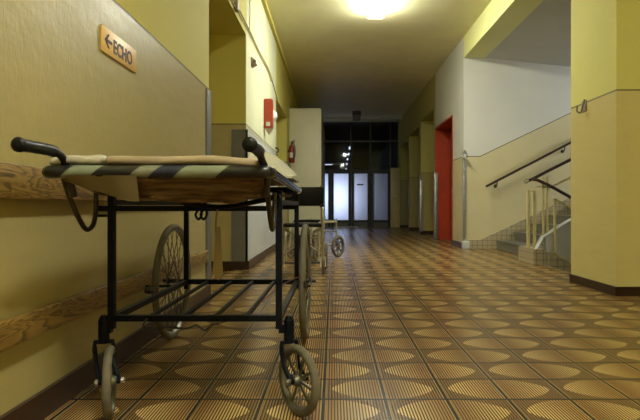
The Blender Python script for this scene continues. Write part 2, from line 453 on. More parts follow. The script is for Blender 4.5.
# sloping dado: its upper white paint starts higher along the stairs
def stair_dado():
    t = NT('stair_wall_stepped_dado'); p = t.pos(); x, y, z = t.sep(p)
    ln = t.math('ADD', 2.17 * U + .0, t.math('MULTIPLY', t.math('MAXIMUM', t.math('SUBTRACT', x, 3.46 * U), 0.0), .48))
    d = t.math('SUBTRACT', z, ln); sel = t.math('GREATER_THAN', d, 0.0)
    n = t.ramp(t.noise(p, 1.3, 4), [(.3, 0.0), (.7, 1.0)])
    up = t.mix(n, (.60, .57, .48), (.55, .53, .45)); lo = t.mix(n, (.58, .50, .27), (.52, .44, .23))
    c = t.mix(sel, lo, up); c = t.mix(t.math('LESS_THAN', t.math('ABSOLUTE', d), .008), c, (.12, .10, .07))
    t.base(c, .6); t.bump(t.noise(p, 20, 4), .1, .01); return t.m
sd = stair_dado()
for n_ in ('wall_stairs', 'wall_right_segment', 'wall_right_lintel'): bpy.data.objects[n_].data.materials[0] = sd
wall('wall_stairs_end', 'white_paint', 'far end walls of the stair hall', (9.6, 9.8, 6.4, 12.8, -2, 2.9), (9.6, 9.8, 6.4, 8.9, 2.9, 5.2), (9.6, 9.8, 11.9, 12.8, 2.9, 5.2), (9.6, 9.8, 8.9, 11.9, 4.7, 5.2))
wall('wall_stairs_near', 'white_paint', 'stair hall wall behind the pillar', (XR + .5, 9.8, 6.5, 6.76, -2, 5.2))
bm = nb(); prism(bm, [(XR + .5, 4.5), (9.8, 3.85), (9.8, 4.05), (XR + .5, 4.7)], 1, 6.76, 12.45)
struct('ceiling_stairs', bm, 'white_paint', 'grey sloping ceiling over the staircase', 'ceiling')
struct('trim_1', bx(4.9, 5.15, 6.76, 9.4, 4.0, 4.42), 'ceiling', 'brown beam end under the stair ceiling', 'trim')
wall('floor_stairs_lower', 'terrazzo', 'lower landing under the stairs', (3.56, 9.6, 6.76, 12.45, -2.1, -2.0))
w1 = thing('window_1', 'tall stair hall window on the landing', 'window', (9.6, 10.4, 2.9)); w1['kind'] = 'structure'
bm = nb()
for a in ((9.58, 9.66, 8.9, 11.9, 2.9, 3.0), (9.58, 9.66, 8.9, 11.9, 4.6, 4.7), (9.58, 9.66, 8.9, 9.0, 2.9, 4.7), (9.58, 9.66, 11.8, 11.9, 2.9, 4.7), (9.58, 9.66, 10.35, 10.45, 2.9, 4.7)): box(bm, *a)
build('window_frame', bm, 'white_enamel', w1, False)
build('pane', bx(9.61, 9.63, 8.95, 11.85, 2.95, 4.65), 'glass', w1, False)

# skirting and trims
def skirt(name, label, *boxes):
    bm = nb()
    for b in boxes: box(bm, *b)
    return struct(name, bm, 'base', label, 'baseboard')
S = .13; T = .022
skirt('baseboard_left', 'dark brown tiled skirting on the trolley side', (XL, XL + T, YB, 5.84, 0, S))
skirt('baseboard_left_middle', 'dark brown skirting under the grey wall panel', (XL, XL + T + .03, 8.3 - T, 12.7, 0, S), (-3.3, XL, 8.3 - T, 8.3, 0, S))
skirt('baseboard_left_far', 'dark skirting by the second opening', (-2.4, XL + T, 15.5 - T, 15.5, 0, S), (XL, XL + T, 15.5, 16.3, 0, S))
skirt('baseboard_right', 'dark brown skirting around the big pillar', (XR + .065 - T, XR + .065, 5.86 - T, 6.98, 0, S * .8), (XR + .065, XR + .5, 5.86 - T, 5.86, 0, S * .8))
bm = nb()
for a, b in segs[1:]: box(bm, XR - T, XR, a - T, b, 0, S); box(bm, XR, XR + .5, a - T, a, 0, S)
box(bm, XR - T, XR, 12.5, 13.6, 0, S)
struct('baseboard_right_far', bm, 'base', 'dark skirting along the recessed doorways', 'baseboard')
skirt('baseboard_right_near', 'dark skirting beside the viewpoint', (XR - T, XR, YB, 1.2, 0, S))
struct('trim_2', bx(XL, XL + .07, YB, YE, CZ - .09, CZ), 'wall_l', 'narrow yellow cornice at the ceiling edge', 'trim')
struct('trim_3', bx(XL, XR, 23.6, 23.75, CZ - .10, CZ), 'white_enamel', 'thin pale batten across the dark ceiling', 'trim')

# two wooden bump rails on the near wall
def bump_rail(z0, z1, label):
    bm = bbox_(XL + .01, XL + .05, YB + .1, 5.62, z0, z1, .008)
    o = build('wooden_wall_rail', bm, 'wood', None); tag(o, label, 'wall rail', None); return o
bump_rail(1.03, 1.178, 'wide grained wooden wall rail at the height of the trolley top')
bump_rail(.41, .53, 'lower dark wooden wall rail running low behind the trolley wheels')

# metal corner guards
def guard(label, p, mat='metal'):
    o = build('metal_corner_guard', bbox_(*p, .004), mat, None); tag(o, label, 'corner guard'); return o
guard('dark grey metal strip on the near wall corner under the yellow paint', (XL - .01, XL + .022, 5.68, 5.87, .13, 2.27), 'grey_metal')
guard('tall grey metal post at the wall corner beside the staircase', (XR - .03, XR + .03, 12.40, 12.46, .17, 2.32))
guard('shiny metal strip on the corner just beyond the red doorway', (XR - .05, XR + .05, 15.78, 15.855, .02, 2.0))
guard('small shiny metal strip on the second pier past the red doorway', (XR - .025, XR + .06, 18.55, 18.68, .1, 1.9))
o = build('tiled_corner_block', bbox_(XR - .06, XR + .1, 12.3, 12.44, 0, .17, .01), 'white_enamel'); tag(o, 'small white block on the floor at the foot of the corner post', 'block')

# grey sheet cladding wrapped round the corner after the first opening
bm = nb(); box(bm, XL - .22, XL + .035, 8.26, 8.3, .13, 2.2); box(bm, XL, XL + .035, 8.26, 12.66, .13, 2.2)
pa = build('wall_protection_panel', bm, 'grey_metal', None, False); tag(pa, 'grey sheet panel wrapped round the wall corner below the red box', 'wall panel')
pb = build('pale_lit_face', bx(XL + .035, XL + .04, 8.255, 12.64, .14, 2.19), 'white_enamel', pa, False)  # lit side of the grey panel, its brightness painted as a pale skin

# red doorway
bm = nb()
box(bm, XR - .02, XR + .5, 15.86, 15.905, 0, 3.35); box(bm, XR - .02, XR + .5, 13.595, 13.64, 0, 3.35); box(bm, XR - .02, XR + .5, 13.6, 15.9, 3.30, 3.352)
d1 = thing('door_1', 'red door in the deep red doorway next to the stairs', 'door', (XR + .25, 14.75, 0)); d1['kind'] = 'structure'
build('door_frame', bm, 'red', d1, False)
build('door_leaf', bx(XR + .42, XR + .48, 13.64, 15.86, 0, 3.3), 'red', d1, False)
bm = nb(); tube(bm, [(XR + .42, 13.85, 1.4), (XR + .36, 13.85, 1.4), (XR + .36, 14.05, 1.4)], .012); build('door_handle', bm, 'chrome', d1)
for i, (ya, yb, lb) in enumerate(((16.2, 18.6, 'first'), (19.0, 21.5, 'second'), (21.8, 24.3, 'third'))):
    d = thing('door_%d' % (i + 2), 'cream door inside the %s recess past the red doorway' % lb, 'door', (XR + .45, (ya + yb) / 2, 0)); d['kind'] = 'structure'
    build('door_leaf', bx(XR + .44, XR + .49, ya + .3, yb - .3, 0, 2.8), 'cream_metal', d, False)
    bm = nb(); tube(bm, [(XR + .44, ya + .5, 1.4), (XR + .39, ya + .5, 1.4), (XR + .39, ya + .7, 1.4)], .012); build('door_handle', bm, 'chrome', d)
d = thing('door_5', 'pale door leaf standing open beside the glazed end doors', 'door', (2.75, 24.2, 0)); d['kind'] = 'structure'
build('door_leaf', bbox_(2.62, 3.04, 24.15, 24.25, .02, 2.75, .01), 'cream_metal', d)
bm = nb(); tube(bm, [(2.7, 24.15, 1.35), (2.7, 24.08, 1.35), (2.8, 24.08, 1.35)], .014); build('door_handle', bm, 'chrome', d)

# ------------------------------------------------------------ end doors with transom
def glazed(name, x0, x1, label, cat, handle=None):
    t = thing(name, label, cat, ((x0 + x1) / 2, YE, 0)); t['kind'] = 'structure'
    bm = nb(); f = .12
    box(bm, x0, x0 + f, YE - .05, YE + .05, 0, 2.66); box(bm, x1 - f, x1, YE - .05, YE + .05, 0, 2.66)
    box(bm, x0 + f, x1 - f, YE - .05, YE + .05, 2.54, 2.66); box(bm, x0 + f, x1 - f, YE - .05, YE + .05, .22, .33)
    build('door_frame' if cat == 'door' else 'window_frame', bm, 'frame', t, False)
    build('kick_panel', bx(x0 + f, x1 - f, YE - .03, YE + .03, .02, .22), 'kick', t, False)
    build('pane', bx(x0 + f, x1 - f, YE - .008, YE + .008, .33, 2.54), 'frost', t, False)
    if handle:
        bm = nb(); tube(bm, catmull([(handle, YE - .05, 1.1), (handle, YE - .13, 1.15), (handle, YE - .13, 1.55), (handle, YE - .05, 1.6)]), .022); build('door_handle', bm, 'frame', t)
    return t
glazed('door_6', -.11, .83, 'frosted end door leaf with the brighter pane', 'door', .76)
glazed('door_7', .85, 1.74, 'frosted end door leaf with a faint mark near its top', 'door', .93)
glazed('window_2', 1.76, 2.70, 'dim frosted side panel on the pale open door side', 'window')
glazed('window_3', -.62, -.13, 'narrow dark side panel next to the brighter door leaf', 'window')
m_ = bpy.data.objects['door_7']
build('door_label', bx(1.12, 1.42, YE - .02, YE - .01, 1.99, 2.05), 'black', m_, False)
t = thing('window_4', 'dark glass wall above the end doors', 'window', (.85, YE, 2.7)); t['kind'] = 'structure'
bm = nb()
for z in (2.70, 4.08): box(bm, XL, XR, YE - .05, YE + .05, z - .04, z + .04)
for x in (-.62, .84, 1.75, 2.70): box(bm, x - .035, x + .035, YE - .05, YE + .05, 2.74, CZ)
box(bm, XL, -.62, YE - .05, YE + .05, 0, 2.7); box(bm, 2.70, XR, YE - .05, YE + .05, 0, 2.7)
build('window_frame', bm, 'frame', t, False)
build('transom_edge', bx(XL, XR, YE - .06, YE - .05, 4.06, 4.09), 'kick', t, False)
build('pane', bx(XL, XR, YE - .008, YE + .008, 2.7, CZ), 'glass', t, False)
struct('trim_4', bbox_(.0, 1.15, YE - .35, YE - .2, 0, .03, .008), 'metal', 'pale threshold strip before the end doors', 'trim')

# lamps beyond the glass
for i, (x, y) in enumerate(((1.10, 35.7), (1.15, 40), (1.18, 44.3), (1.25, 49.5), (1.33, 56))):
    t = thing('tube_lamp', 'lit tube lamp seen through the glass over the doors, %s in its row' % ('first and topmost', 'second', 'third', 'fourth', 'fifth and lowest')[i], 'ceiling lamp', (x, y, CZ), 'tube lamps beyond the end doors')
    build('housing', bx(x - .09, x + .09, y - 1.0, y + 1.0, CZ - .05, CZ), 'white_enamel', t, False)
    build('tube', bx(x - .05, x + .05, y - .6, y + .6, CZ - .1, CZ - .05), 'tube', t, False)
t = thing('tube_lamp', 'added crosswise glowing tube standing in for a reflected streak left of the lamp row', 'ceiling lamp', (-.3, 50, CZ), 'tube lamps beyond the end doors')  # added tube, its glow imitates a reflected streak in the glass
build('housing', bx(-1.05, .9, 49.9, 50.1, CZ - .05, CZ), 'white_enamel', t, False)
build('tube', bx(-.9, -.1, 49.94, 50.06, CZ - .10, CZ - .05), 'tube', t, False)

# ------------------------------------------------------------ ceiling lamps of the corridor
def fixture(y0, y1, mat, label):
    t = thing('ceiling_lamp', label, 'ceiling lamp', (.86, (y0 + y1) / 2, CZ), 'box lamps along the corridor ceiling')
    build('housing', bbox_(.68, 1.04, y0, y1, CZ - .05, CZ, .006), 'white_enamel', t)
    build('diffuser', bbox_(.70, 1.02, y0 + .02, y1 - .02, CZ - .15, CZ - .05, .02), mat, t)
fixture(9.2, 10.85, 'lamp', 'glaring lit box lamp on the corridor ceiling above the stair opening')
fixture(-1.2, .4, 'lamp2', 'dimmer lit box lamp on the ceiling over the viewpoint')
t = thing('unlit_lamp', 'small dark box lamp hanging on the far ceiling before the doors', 'ceiling lamp', (.96, 22.5, CZ))
build('housing', bbox_(.80, 1.16, 22.2, 22.6, 4.83, CZ, .02), 'black', t)
build('diffuser', bbox_(.82, 1.14, 22.22, 22.58, 4.66, 4.83, .02), 'grey_metal', t)

# ------------------------------------------------------------ staircase
RISE, TREAD = .198, .41
st = thing('staircase', 'grey stone staircase rising beside the white wall with tiled edges', 'staircase', (3.84, 10.8, 0))
for k in range(10):
    x0 = 3.84 + TREAD * k
    bm = nb(); box(bm, x0, x0 + TREAD + (1.6 if k == 9 else 0), 9.14, 12.37, -2.0, RISE * (k + 1) - .03)
    box(bm, x0 - .02, x0 + TREAD + (1.6 if k == 9 else 0), 9.14, 12.37, RISE * (k + 1) - .03, RISE * (k + 1))
    build('step', bm, 'terrazzo', st, False)
for k in range(9):
    x0 = 3.58 + TREAD * k
    build('lower_step', bx(x0, x0 + TREAD, 6.78, 9.02, -2.0, -RISE * (k + 1) + .0), 'terrazzo', st, False)
bm = nb(); prism(bm, [(3.19, .0), (3.19, .195), (3.45, .20), (3.84 + 10 * TREAD, .20 + .475 * 4.49), (3.84 + 10 * TREAD, 0)], 1, 12.375, 12.444)
o = build('tiled_skirting', bm, 'tiles', st, False)
bm = nb(); prism(bm, [(3.642, -2), (3.642, .50), (4.08, .74), (8.0, 2.64), (8.0, -2)], 1, 9.04, 9.14); build('side_wall', bm, 'white_paint', st, False)
bm = nb(); prism(bm, [(3.50, .265), (3.60, .45), (4.08, .74), (8.0, 2.64), (8.0, 2.665), (4.075, .765), (3.585, .47), (3.48, .265)], 1, 9.0, 9.17); build('edge_strip', bm, 'white_paint', st, False)
bm = nb(); prism(bm, [(3.645, .0), (3.645, .21), (7.2, -1.5), (7.2, -1.72)], 1, 8.99, 9.035); build('lower_tiled_edge', bm, 'tiles', st, False)
bm = nb(); box(bm, 3.42, 3.64, 9.0, 9.75, 0, .26); build('tiled_pedestal', bm, 'tiles', st, False)
# balustrade
ra = thing('stair_railing', 'cream steel railing with dark handrails between the two stair flights', 'railing', (3.5, 9.1, .27))
bm = nb()
for x in (3.40, 3.51): sqbar(bm, (x, 9.2, .27), (x, 9.2, 1.26), .045)
sqbar(bm, (3.385, 9.2, 1.26), (3.525, 9.2, 1.26), .035); build('newel_frame', bm, 'cream_metal', ra, False)
bm = nb()
for x in (3.63, 3.70): sqbar(bm, (x, 9.12, .34), (x, 9.12, 1.5), .03)
build('post', bm, 'cream_metal', ra, False)
bm = nb(); sqbar(bm, (3.52, 9.12, 1.33), (3.7, 9.12, 1.33), .03); sqbar(bm, (3.7, 9.12, 1.30), (8, 9.12, 1.30 + .485 * 4.3), .035); build('upper_bar', bm, 'cream_metal', ra, False)
for k in range(6):
    x = 4.5 + .7 * k
    bm = nb(); sqbar(bm, (x, 9.1, .80 + .487 * (x - 4.1)), (x, 9.1, 1.3 + .485 * (x - 3.7) + .18), .03); build('post', bm, 'cream_metal', ra, False)
bm = nb(); a = .5
sqbar(bm, (3.78, 9.0, .12), (3.78, 9.0, 1.12), .035); sqbar(bm, (3.78, 9.0, 1.11), (6.2, 9.0, -.10), .035); sqbar(bm, (3.70, 9.0, .22), (6.2, 9.0, -1.0), .035)
build('lower_flight_frame', bm, 'cream_metal', ra, False)
for k in range(4):
    x = 4.45 + .6 * k
    bm = nb(); sqbar(bm, (x, 9.0, .20 - .5 * (x - 3.7)), (x, 9.0, 1.48 - .5 * (x - 3.45)), .03); build('lower_post', bm, 'cream_metal', ra, False)
bm = nb(); tube(bm, catmull([(3.36, 9.14, 1.43), (3.45, 9.14, 1.47), (3.8, 9.14, 1.65), (5, 9.14, 2.25), (7.6, 9.14, 3.55)]), .028); hr = build('handrail', bm, 'rail', ra)
bm = nb(); lathe(bm, [(0, -.05), (.03, -.04), (.034, 0), (.03, .03), (0, .035)], (3.345, 9.14, 1.425), (-.9, 0, -.45)); build('end_cap', bm, 'chrome', hr)
bm = nb(); tube(bm, catmull([(3.42, 9.05, 1.45), (3.5, 9.03, 1.44), (3.75, 9.02, 1.32), (4.15, 9.02, 1.10), (6.0, 9.02, .1)]), .028); build('lower_handrail', bm, 'rail', ra)
wr = thing('wall_handrail', 'dark brown handrail fixed on the wall beside the staircase', 'handrail', (4.5, 12.3, 1.9))
bm = nb(); tube(bm, [(3.56, 12.3, 1.455), (7.6, 12.3, 3.55)], .03); build('rail', bm, 'rail', wr)
for x in (3.82, 5.4, 7.0):
    z = 1.455 + (x - 3.56) * .5186
    bm = nb(); tube(bm, catmull([(x, 12.3, z), (x, 12.31, z - .08), (x, 12.37, z - .13), (x, 12.44, z - .12)]), .013); lathe(bm, [(0, 0), (.04, 0), (.04, .015), (0, .015)], (x, 12.43, z - .12), (0, 1, 0), 12); build('bracket', bm, 'black', wr)

# ------------------------------------------------------------ fittings on the walls
sg = thing('direction_sign', 'small orange yellow sign reading ECHO with an arrow', 'sign', (XL, 3.4, 1.93))
build('plate', bbox_(XL + .003, XL + .012, 3.115, 3.66, 1.92, 2.077, .002), 'sign', sg)
cu = bpy.data.curves.new('sign_text', 'FONT'); cu.body = 'ECHO'; cu.size = .118 * U; cu.extrude = .0012; cu.offset = .0022
cu.align_x = 'LEFT'; cu.space_character = 1.0
tmp = bpy.data.objects.new('tmp', cu); C.objects.link(tmp)
bpy.context.view_layer.update()
me = bpy.data.meshes.new_from_object(tmp.evaluated_get(bpy.context.evaluated_depsgraph_get()))
bpy.data.objects.remove(tmp)
xs = [v.co.x for v in me.vertices]; wd = max(xs) - min(xs)
k = .30 * U / wd
me.transform(Matrix(((0, 0, 1, (XL + .0125) * U), (k, 0, 0, 3.272 * U), (0, 1.0, 0, 1.953 * U), (0, 0, 0, 1))))
me.transform(Matrix.Translation(-sg.location)); me.materials.append(M['sign_ink'])
to = bpy.data.objects.new('lettering', me); C.objects.link(to); to.parent = sg
bm = nb()
x0 = XL + .0125; yc = 3.20; zc = 2.0
def yz(poly): prism(bm, poly, 0, x0, x0 + .003)
yz([(yc - .035, zc + .008), (yc + .055, zc + .008), (yc + .055, zc - .008), (yc - .035, zc - .008)])
yz([(yc - .048, zc), (yc - .005, zc + .042), (yc + .014, zc + .042), (yc - .022, zc)]); yz([(yc - .048, zc), (yc - .022, zc), (yc + .014, zc - .042), (yc - .005, zc - .042)])
build('arrow', bm, 'sign_ink', sg, False)

XW = XL + .02
c1 = nb(); tube(c1, catmull([(XW, 7.0, 3.80), (XW, 7.6, 3.83), (XW, 8.54, 3.84), (XW, 9.7, 3.83), (XW, 10.9, 3.86), (XW, 11.6, 3.80), (XW, 12.75, 3.60)]), .012, 8)
tag(build('wall_cable', c1, 'cable'), 'upper yellow painted cable running along the wall over the side opening', 'cable', 'cables on the bright yellow wall')
c1 = nb(); tube(c1, catmull([(XW, 7.0, 3.74), (XW, 7.6, 3.77), (XW, 8.54, 3.79), (XW, 9.7, 3.78), (XW, 10.9, 3.80), (XW, 11.5, 3.72)]), .010, 8)
tag(build('wall_cable', c1, 'cable'), 'lower yellow painted cable ending sooner along the same wall', 'cable', 'cables on the bright yellow wall')
c1 = nb(); tube(c1, catmull([(XW, 8.55, 4.9), (XW, 8.50, 4.5), (XW, 8.58, 4.2), (XW, 8.52, 3.85)]), .007, 6)
tag(build('hanging_cable', c1, 'cable'), 'thin wavy cable dropping from the ceiling to the wall cables', 'cable')
j = build('junction_box', bbox_(XL + .001, XL + .06, 7.28, 7.42, 3.72, 3.86, .01), 'beige_plastic'); tag(j, 'small beige junction box on the wall cables', 'junction box')
s_ = thing('wall_sensor', 'small beige pointed sensor on the bright yellow wall', 'sensor', (XL, 8.85, 3.38))
bm = nb(); prism(bm, [(XL, 3.34), (XL, 3.50), (XL + .05, 3.46), (XL + .09, 3.38)], 1, 8.8, 8.95); build('body', bm, 'beige_plastic', s_)
bm = nb(); lathe(bm, [(0, 0), (.03, 0), (.025, .02), (0, .03)], (XL + .06, 8.8, 3.42), (0, -1, 0), 12); build('lens', bm, 'grey_metal', s_)
# red wall box with pointed lower end
r_ = thing('red_alarm_box', 'tall narrow red box jutting from the bright yellow wall', 'alarm box', (XL, 10.5, 2.5))
bm = nb(); prism(bm, [(10.4, 2.54), (10.4, 3.12), (10.62, 3.14), (10.62, 2.54)], 0, XL, XL + .17)
bmesh.ops.bevel(bm, geom=bm.edges[:], offset=.015, segments=2, affect='EDGES'); build('housing', bm, 'red', r_)
bm = nb(); prism(bm, [(XL + .01, 2.54), (XL + .16, 2.54), (XL + .09, 2.42)], 1, 10.42, 10.6); build('lower_tip', bm, 'beige_plastic', r_, False)
bm = nb(); box(bm, XL + .05, XL + .13, 10.39, 10.4, 2.58, 2.66); build('small_plate', bm, 'white_enamel', r_, False)
w_ = thing('white_alarm_lamp', 'round white signal lamp on the wall just behind the red box', 'signal lamp', (XL, 10.9, 2.9))
bm = nb(); lathe(bm, [(0, 0), (.16, 0), (.16, .04), (.13, .09), (.06, .17), (0, .18)], (XL, 11.25, 2.93), (1, 0, 0), 20); build('dome', bm, 'white_plastic', w_)
bm = nb(); lathe(bm, [(0, .0), (.18, .0), (.18, .02), (0, .02)], (XL, 11.25, 2.93), (1, 0, 0), 20); build('base_ring', bm, 'beige_plastic', w_)
h_ = thing('small_wall_hook', 'small dark hook at the end of the grey wall panel', 'hook', (XL, 12.55, 2.25))
bm = nb(); tube(bm, catmull([(XL, 12.5, 2.38), (XL + .06, 12.5, 2.36), (XL + .07, 12.5, 2.30), (XL + .02, 12.5, 2.26)]), .018); build('arm', bm, 'black', h_)
bm = nb(); lathe(bm, [(0, 0), (.03, 0), (.03, .02), (0, .02)], (XL + .03, 12.5, 2.2), (0, -1, 0), 10); build('knob', bm, 'black', h_)
h_ = thing('pillar_hook', 'small dark metal hook on the tan band line of the big pillar', 'hook', (XR + .065, 6.6, 2.2))
build('back_plate', bbox_(XR + .053, XR + .065, 6.54, 6.66, 2.18, 2.32, .003), 'beige_plastic', h_)
bm = nb(); tube(bm, catmull([(XR + .055, 6.58, 2.33), (XR + .03, 6.58, 2.24), (XR + .015, 6.60, 2.17), (XR - .025, 6.61, 2.19), (XR - .02, 6.61, 2.25)]), .010, 8); build('hook', bm, 'grey_metal', h_)
c_ = build('corner_clip', bbox_(XR - .045, XR + .004, 12.25, 12.44, 2.12, 2.2, .01), 'white_enamel'); tag(c_, 'tiny white clip beside the top of the corner post', 'clip')

# fire extinguisher
fx, fy = XL + .12, 15.86
f_ = thing('fire_extinguisher', 'dark red fire extinguisher hung beside the cream cabinet', 'fire extinguisher', (fx, fy, 2.3))
bm = nb(); lathe(bm, [(0, 0), (.085, .0), (.092, .03), (.092, .42), (.07, .5), (.03, .54), (.03, .57), (0, .57)], (fx, fy, 2.3)); build('cylinder', bm, 'ext_red', f_)
bm = nb(); tube(bm, [(fx, fy, 2.86), (fx, fy, 2.94)], .03); tube(bm, [(fx, fy, 2.93), (fx + .10, fy - .05, 2.97)], .014); tube(bm, [(fx, fy, 2.90), (fx + .10, fy - .05, 2.90)], .012); build('valve_handle', bm, 'black', f_)
bm = nb(); tube(bm, catmull([(fx, fy - .03, 2.9), (fx + .10, fy - .08, 2.8), (fx + .11, fy - .08, 2.55), (fx + .08, fy - .08, 2.4)]), .012); build('hose', bm, 'black', f_)
bm = nb(); box(bm, fx - .05, fx + .05, fy - .096, fy - .085, 2.45, 2.6); build('paper_label', bm, 'white_enamel', f_, False)
bm = nb(); box(bm, XL, fx, fy - .03, fy + .03, 2.62, 2.68); build('wall_bracket', bm, 'black', f_, False)

# tall cabinets
cx0, cx1 = XL + .01, -.385
ys = [16.3, 18.2, 20.1]
for i, y0 in enumerate(ys):
    t = thing('tall_cabinet', ['tall cream cabinet end facing the trolley, first of the row', 'second tall cabinet of the row behind the cream one', 'third tall cabinet, last of the row towards the end doors'][i], 'cabinet', ((cx0 + cx1) / 2, y0 + .9, 0), 'tall cabinets along the wall')
    y1 = y0 + 1.86
    build('carcass', bbox_(cx0, cx1, y0, y1, .1, 4.02, .012), 'cabinet', t)
    build('plinth', bx(cx0 + .03, cx1 - .05, y0 + .03, y1 - .03, 0, .1), 'base', t, False)
    for (a, b) in ((y0 + .03, (y0 + y1) / 2 - .01), ((y0 + y1) / 2 + .01, y1 - .03)):
        for (z0, z1) in ((.14, 2.9), (2.94, 3.98)):
            d = build('door', bbox_(cx1, cx1 + .03, a, b, z0, z1, .006), 'cab_side', t)
            hy = b - .06 if a < y0 + .1 else a + .06
            bm = nb(); tube(bm, [(cx1 + .03, hy, z0 + .3), (cx1 + .06, hy, z0 + .3), (cx1 + .06, hy, z0 + .45), (cx1 + .03, hy, z0 + .45)], .008, 6); build('handle', bm, 'chrome', d)
# ------------------------------------------------------------ wheels
def spoked_wheel(parent, c, axis, R, tr, name='wheel', nsp=24, wide=.012, flat=False, hubw=.05, tyre_mat='tyre', wire='chrome'):
    """tyre with rim, hub and spokes as sub-parts; world units"""
    c = Vector(c); axis = Vector(axis).normalized()
    bm = nb(); tube(bm, ring(c, axis, R - tr, 56), tr, 10, closed=True); ty = build(name, bm, tyre_mat, parent)
    bm = nb()
    prof = [(R - tr * 1.9, -tr * .75), (R - tr * 1.35, -tr * .8), (R - tr * 1.35, tr * .8), (R - tr * 1.9, tr * .75), (R - tr * 2.4, 0), (R - tr * 1.9, -tr * .75)]
    lathe(bm, prof, c, axis, 48); build('rim', bm, 'rim', ty)
    bm = nb(); h = hubw / 2
    lathe(bm, [(0, -h * 1.6), (.012, -h * 1.6), (.014, -h), (.030 if not flat else .024, -h * .9), (.030 if not flat else .024, -h * .7), (.016, -h * .5), (.016, h * .5), (.030 if not flat else .024, h * .7), (.030 if not flat else .024, h * .9), (.014, h), (.012, h * 1.6), (0, h * 1.6)], c, axis, 16)
    build('hub', bm, 'chrome' if flat else 'rust_metal', ty)
    bm = nb(); q = Vector((0, 0, 1)).rotation_difference(axis)
    for k in range(nsp):
        a = 2 * PI * k / nsp
        if flat:
            p0 = c + q @ Vector((.02 * math.cos(a), .02 * math.sin(a), 0)); p1 = c + q @ Vector(((R - 2.1 * tr) * math.cos(a), (R - 2.1 * tr) * math.sin(a), 0))
            sqbar(bm, p0, p1, wide, wide)
        else:
            sgn = 1 if k % 2 else -1; b = a + (1 if (k // 2) % 2 else -1) * .9
            p0 = c + q @ Vector((.026 * math.cos(b), .026 * math.sin(b), sgn * h * .8)); p1 = c + q @ Vector(((R - 2.1 * tr) * math.cos(a), (R - 2.1 * tr) * math.sin(a), 0))
            tube(bm, [p0, p1], .0032, 5)
    build('spokes', bm, 'rim', ty)
    return ty

# ------------------------------------------------------------ hospital trolley
G = thing('stretcher_trolley', 'old black steel hospital stretcher trolley on four wheels against the wall', 'stretcher trolley', (-.67, 3.1, 0))
lx0, lx1 = -1.086, -.267; yf, yr = 2.583, 3.82
def tz(z): return z + 1.0            # heights below were measured from the camera level
for (x, y, zt) in ((lx0, yf, .06), (lx1, yf, .08), (lx0 + .02, yr, .06), (lx1, yr, .08)):
    bm = nb(); sqbar(bm, (x, y, tz(-.60)), (x, y, tz(zt)), .031); build('leg', bm, 'black_metal', G, False)
def bar(nm, p0, p1, wd, mat='black_metal', ht=None):
    bm = nb(); sqbar(bm, p0, p1, wd, ht); return build(nm, bm, mat, G, False)
zl = tz(-.549); zu = tz(-.012)
bar('lower_cross_rail', (lx0, yf, zl), (lx1, yf, zl), .029)
bar('lower_cross_rail', (lx0, yr, zl), (lx1, yr, zl), .034)
bar('lower_side_rail', (lx0, yf, zl), (lx0 + .02, yr, zl), .03)
bar('lower_side_rail', (lx1, yf, zl), (lx1, yr, zl), .03)
for x in (-.43, -.585, -.74, -.91): bar('shelf_bar', (x, yf, zl), (x, yr, zl), .018)
bar('upper_cross_rail', (lx0 - .07, yf, zu), (lx1 + .0, yf, zu), .026)
bar('upper_cross_rail', (lx0, yr, zu), (lx1, yr, zu), .026)
bar('upper_side_rail', (lx0, yf, zu + .03), (lx0 + .02, yr, zu + .03), .026)
bar('upper_side_rail', (lx1, yf, zu + .03), (lx1, yr, zu + .03), .026)
bar('rail_peg', (lx0 - .07, yf - .01, zu - .035), (lx0 - .02, yf - .01, zu - .035), .014)
# diagonal struts under the bed
bm = nb(); tube(bm, catmull([(lx1 + .02, 2.45, tz(.045)), (-.42, 2.5, tz(.01)), (-.55, 2.55, tz(-.005)), (-.68, 2.5, tz(.01)), (-.79, 2.45, tz(.05))]), .012, 8); build('curved_strut', bm, 'black_metal', G)
# stretcher frame: U-shaped padded front bar, side rails
zb = tz(.133)
bm = nb(); tube(bm, catmull([(-1.125, 2.10, zb), (-1.11, 2.06, zb), (-1.05, 2.05, zb), (-.7, 2.05, zb), (-.31, 2.05, zb), (-.265, 2.06, zb), (-.25, 2.10, zb)], 8), .0255, 14); build('padded_end_bar', bm, 'stripe', G)
for x, lab in ((-1.105, None), (-.25, None)):
    bm = nb(); tube(bm, catmull([(x, 2.09, zb), (x, 2.3, zb), (x, 3.6, zb - .02), (x, 3.74, zb - .022)], 4), .020, 12); build('side_rail', bm, 'gloss_black', G)
    bm = nb(); tube(bm, [(x, 3.72, zb - .022), (x, 3.76, zb - .022)], .024, 12); build('rail_end_cap', bm, 'chrome', G)
bm = nb(); tube(bm, [(-1.105, 3.7, zb - .02), (-.25, 3.7, zb - .02)], .022, 10); build('rear_end_bar', bm, 'black_metal', G)
# curved hooks under each side
for x, nm in ((-1.095, 'u_hook'), (-.272, 'u_hook')):
    bm = nb(); tube(bm, catmull([(x, 2.14, tz(.11)), (x, 2.20, tz(.02)), (x, 2.29, tz(-.075)), (x, 2.345, tz(-.105)), (x, 2.40, tz(-.085)), (x, 2.425, tz(-.03)), (x, 2.43, tz(.06))], 6), .011, 10); build('support_loop', bm, 'rust_metal', G)
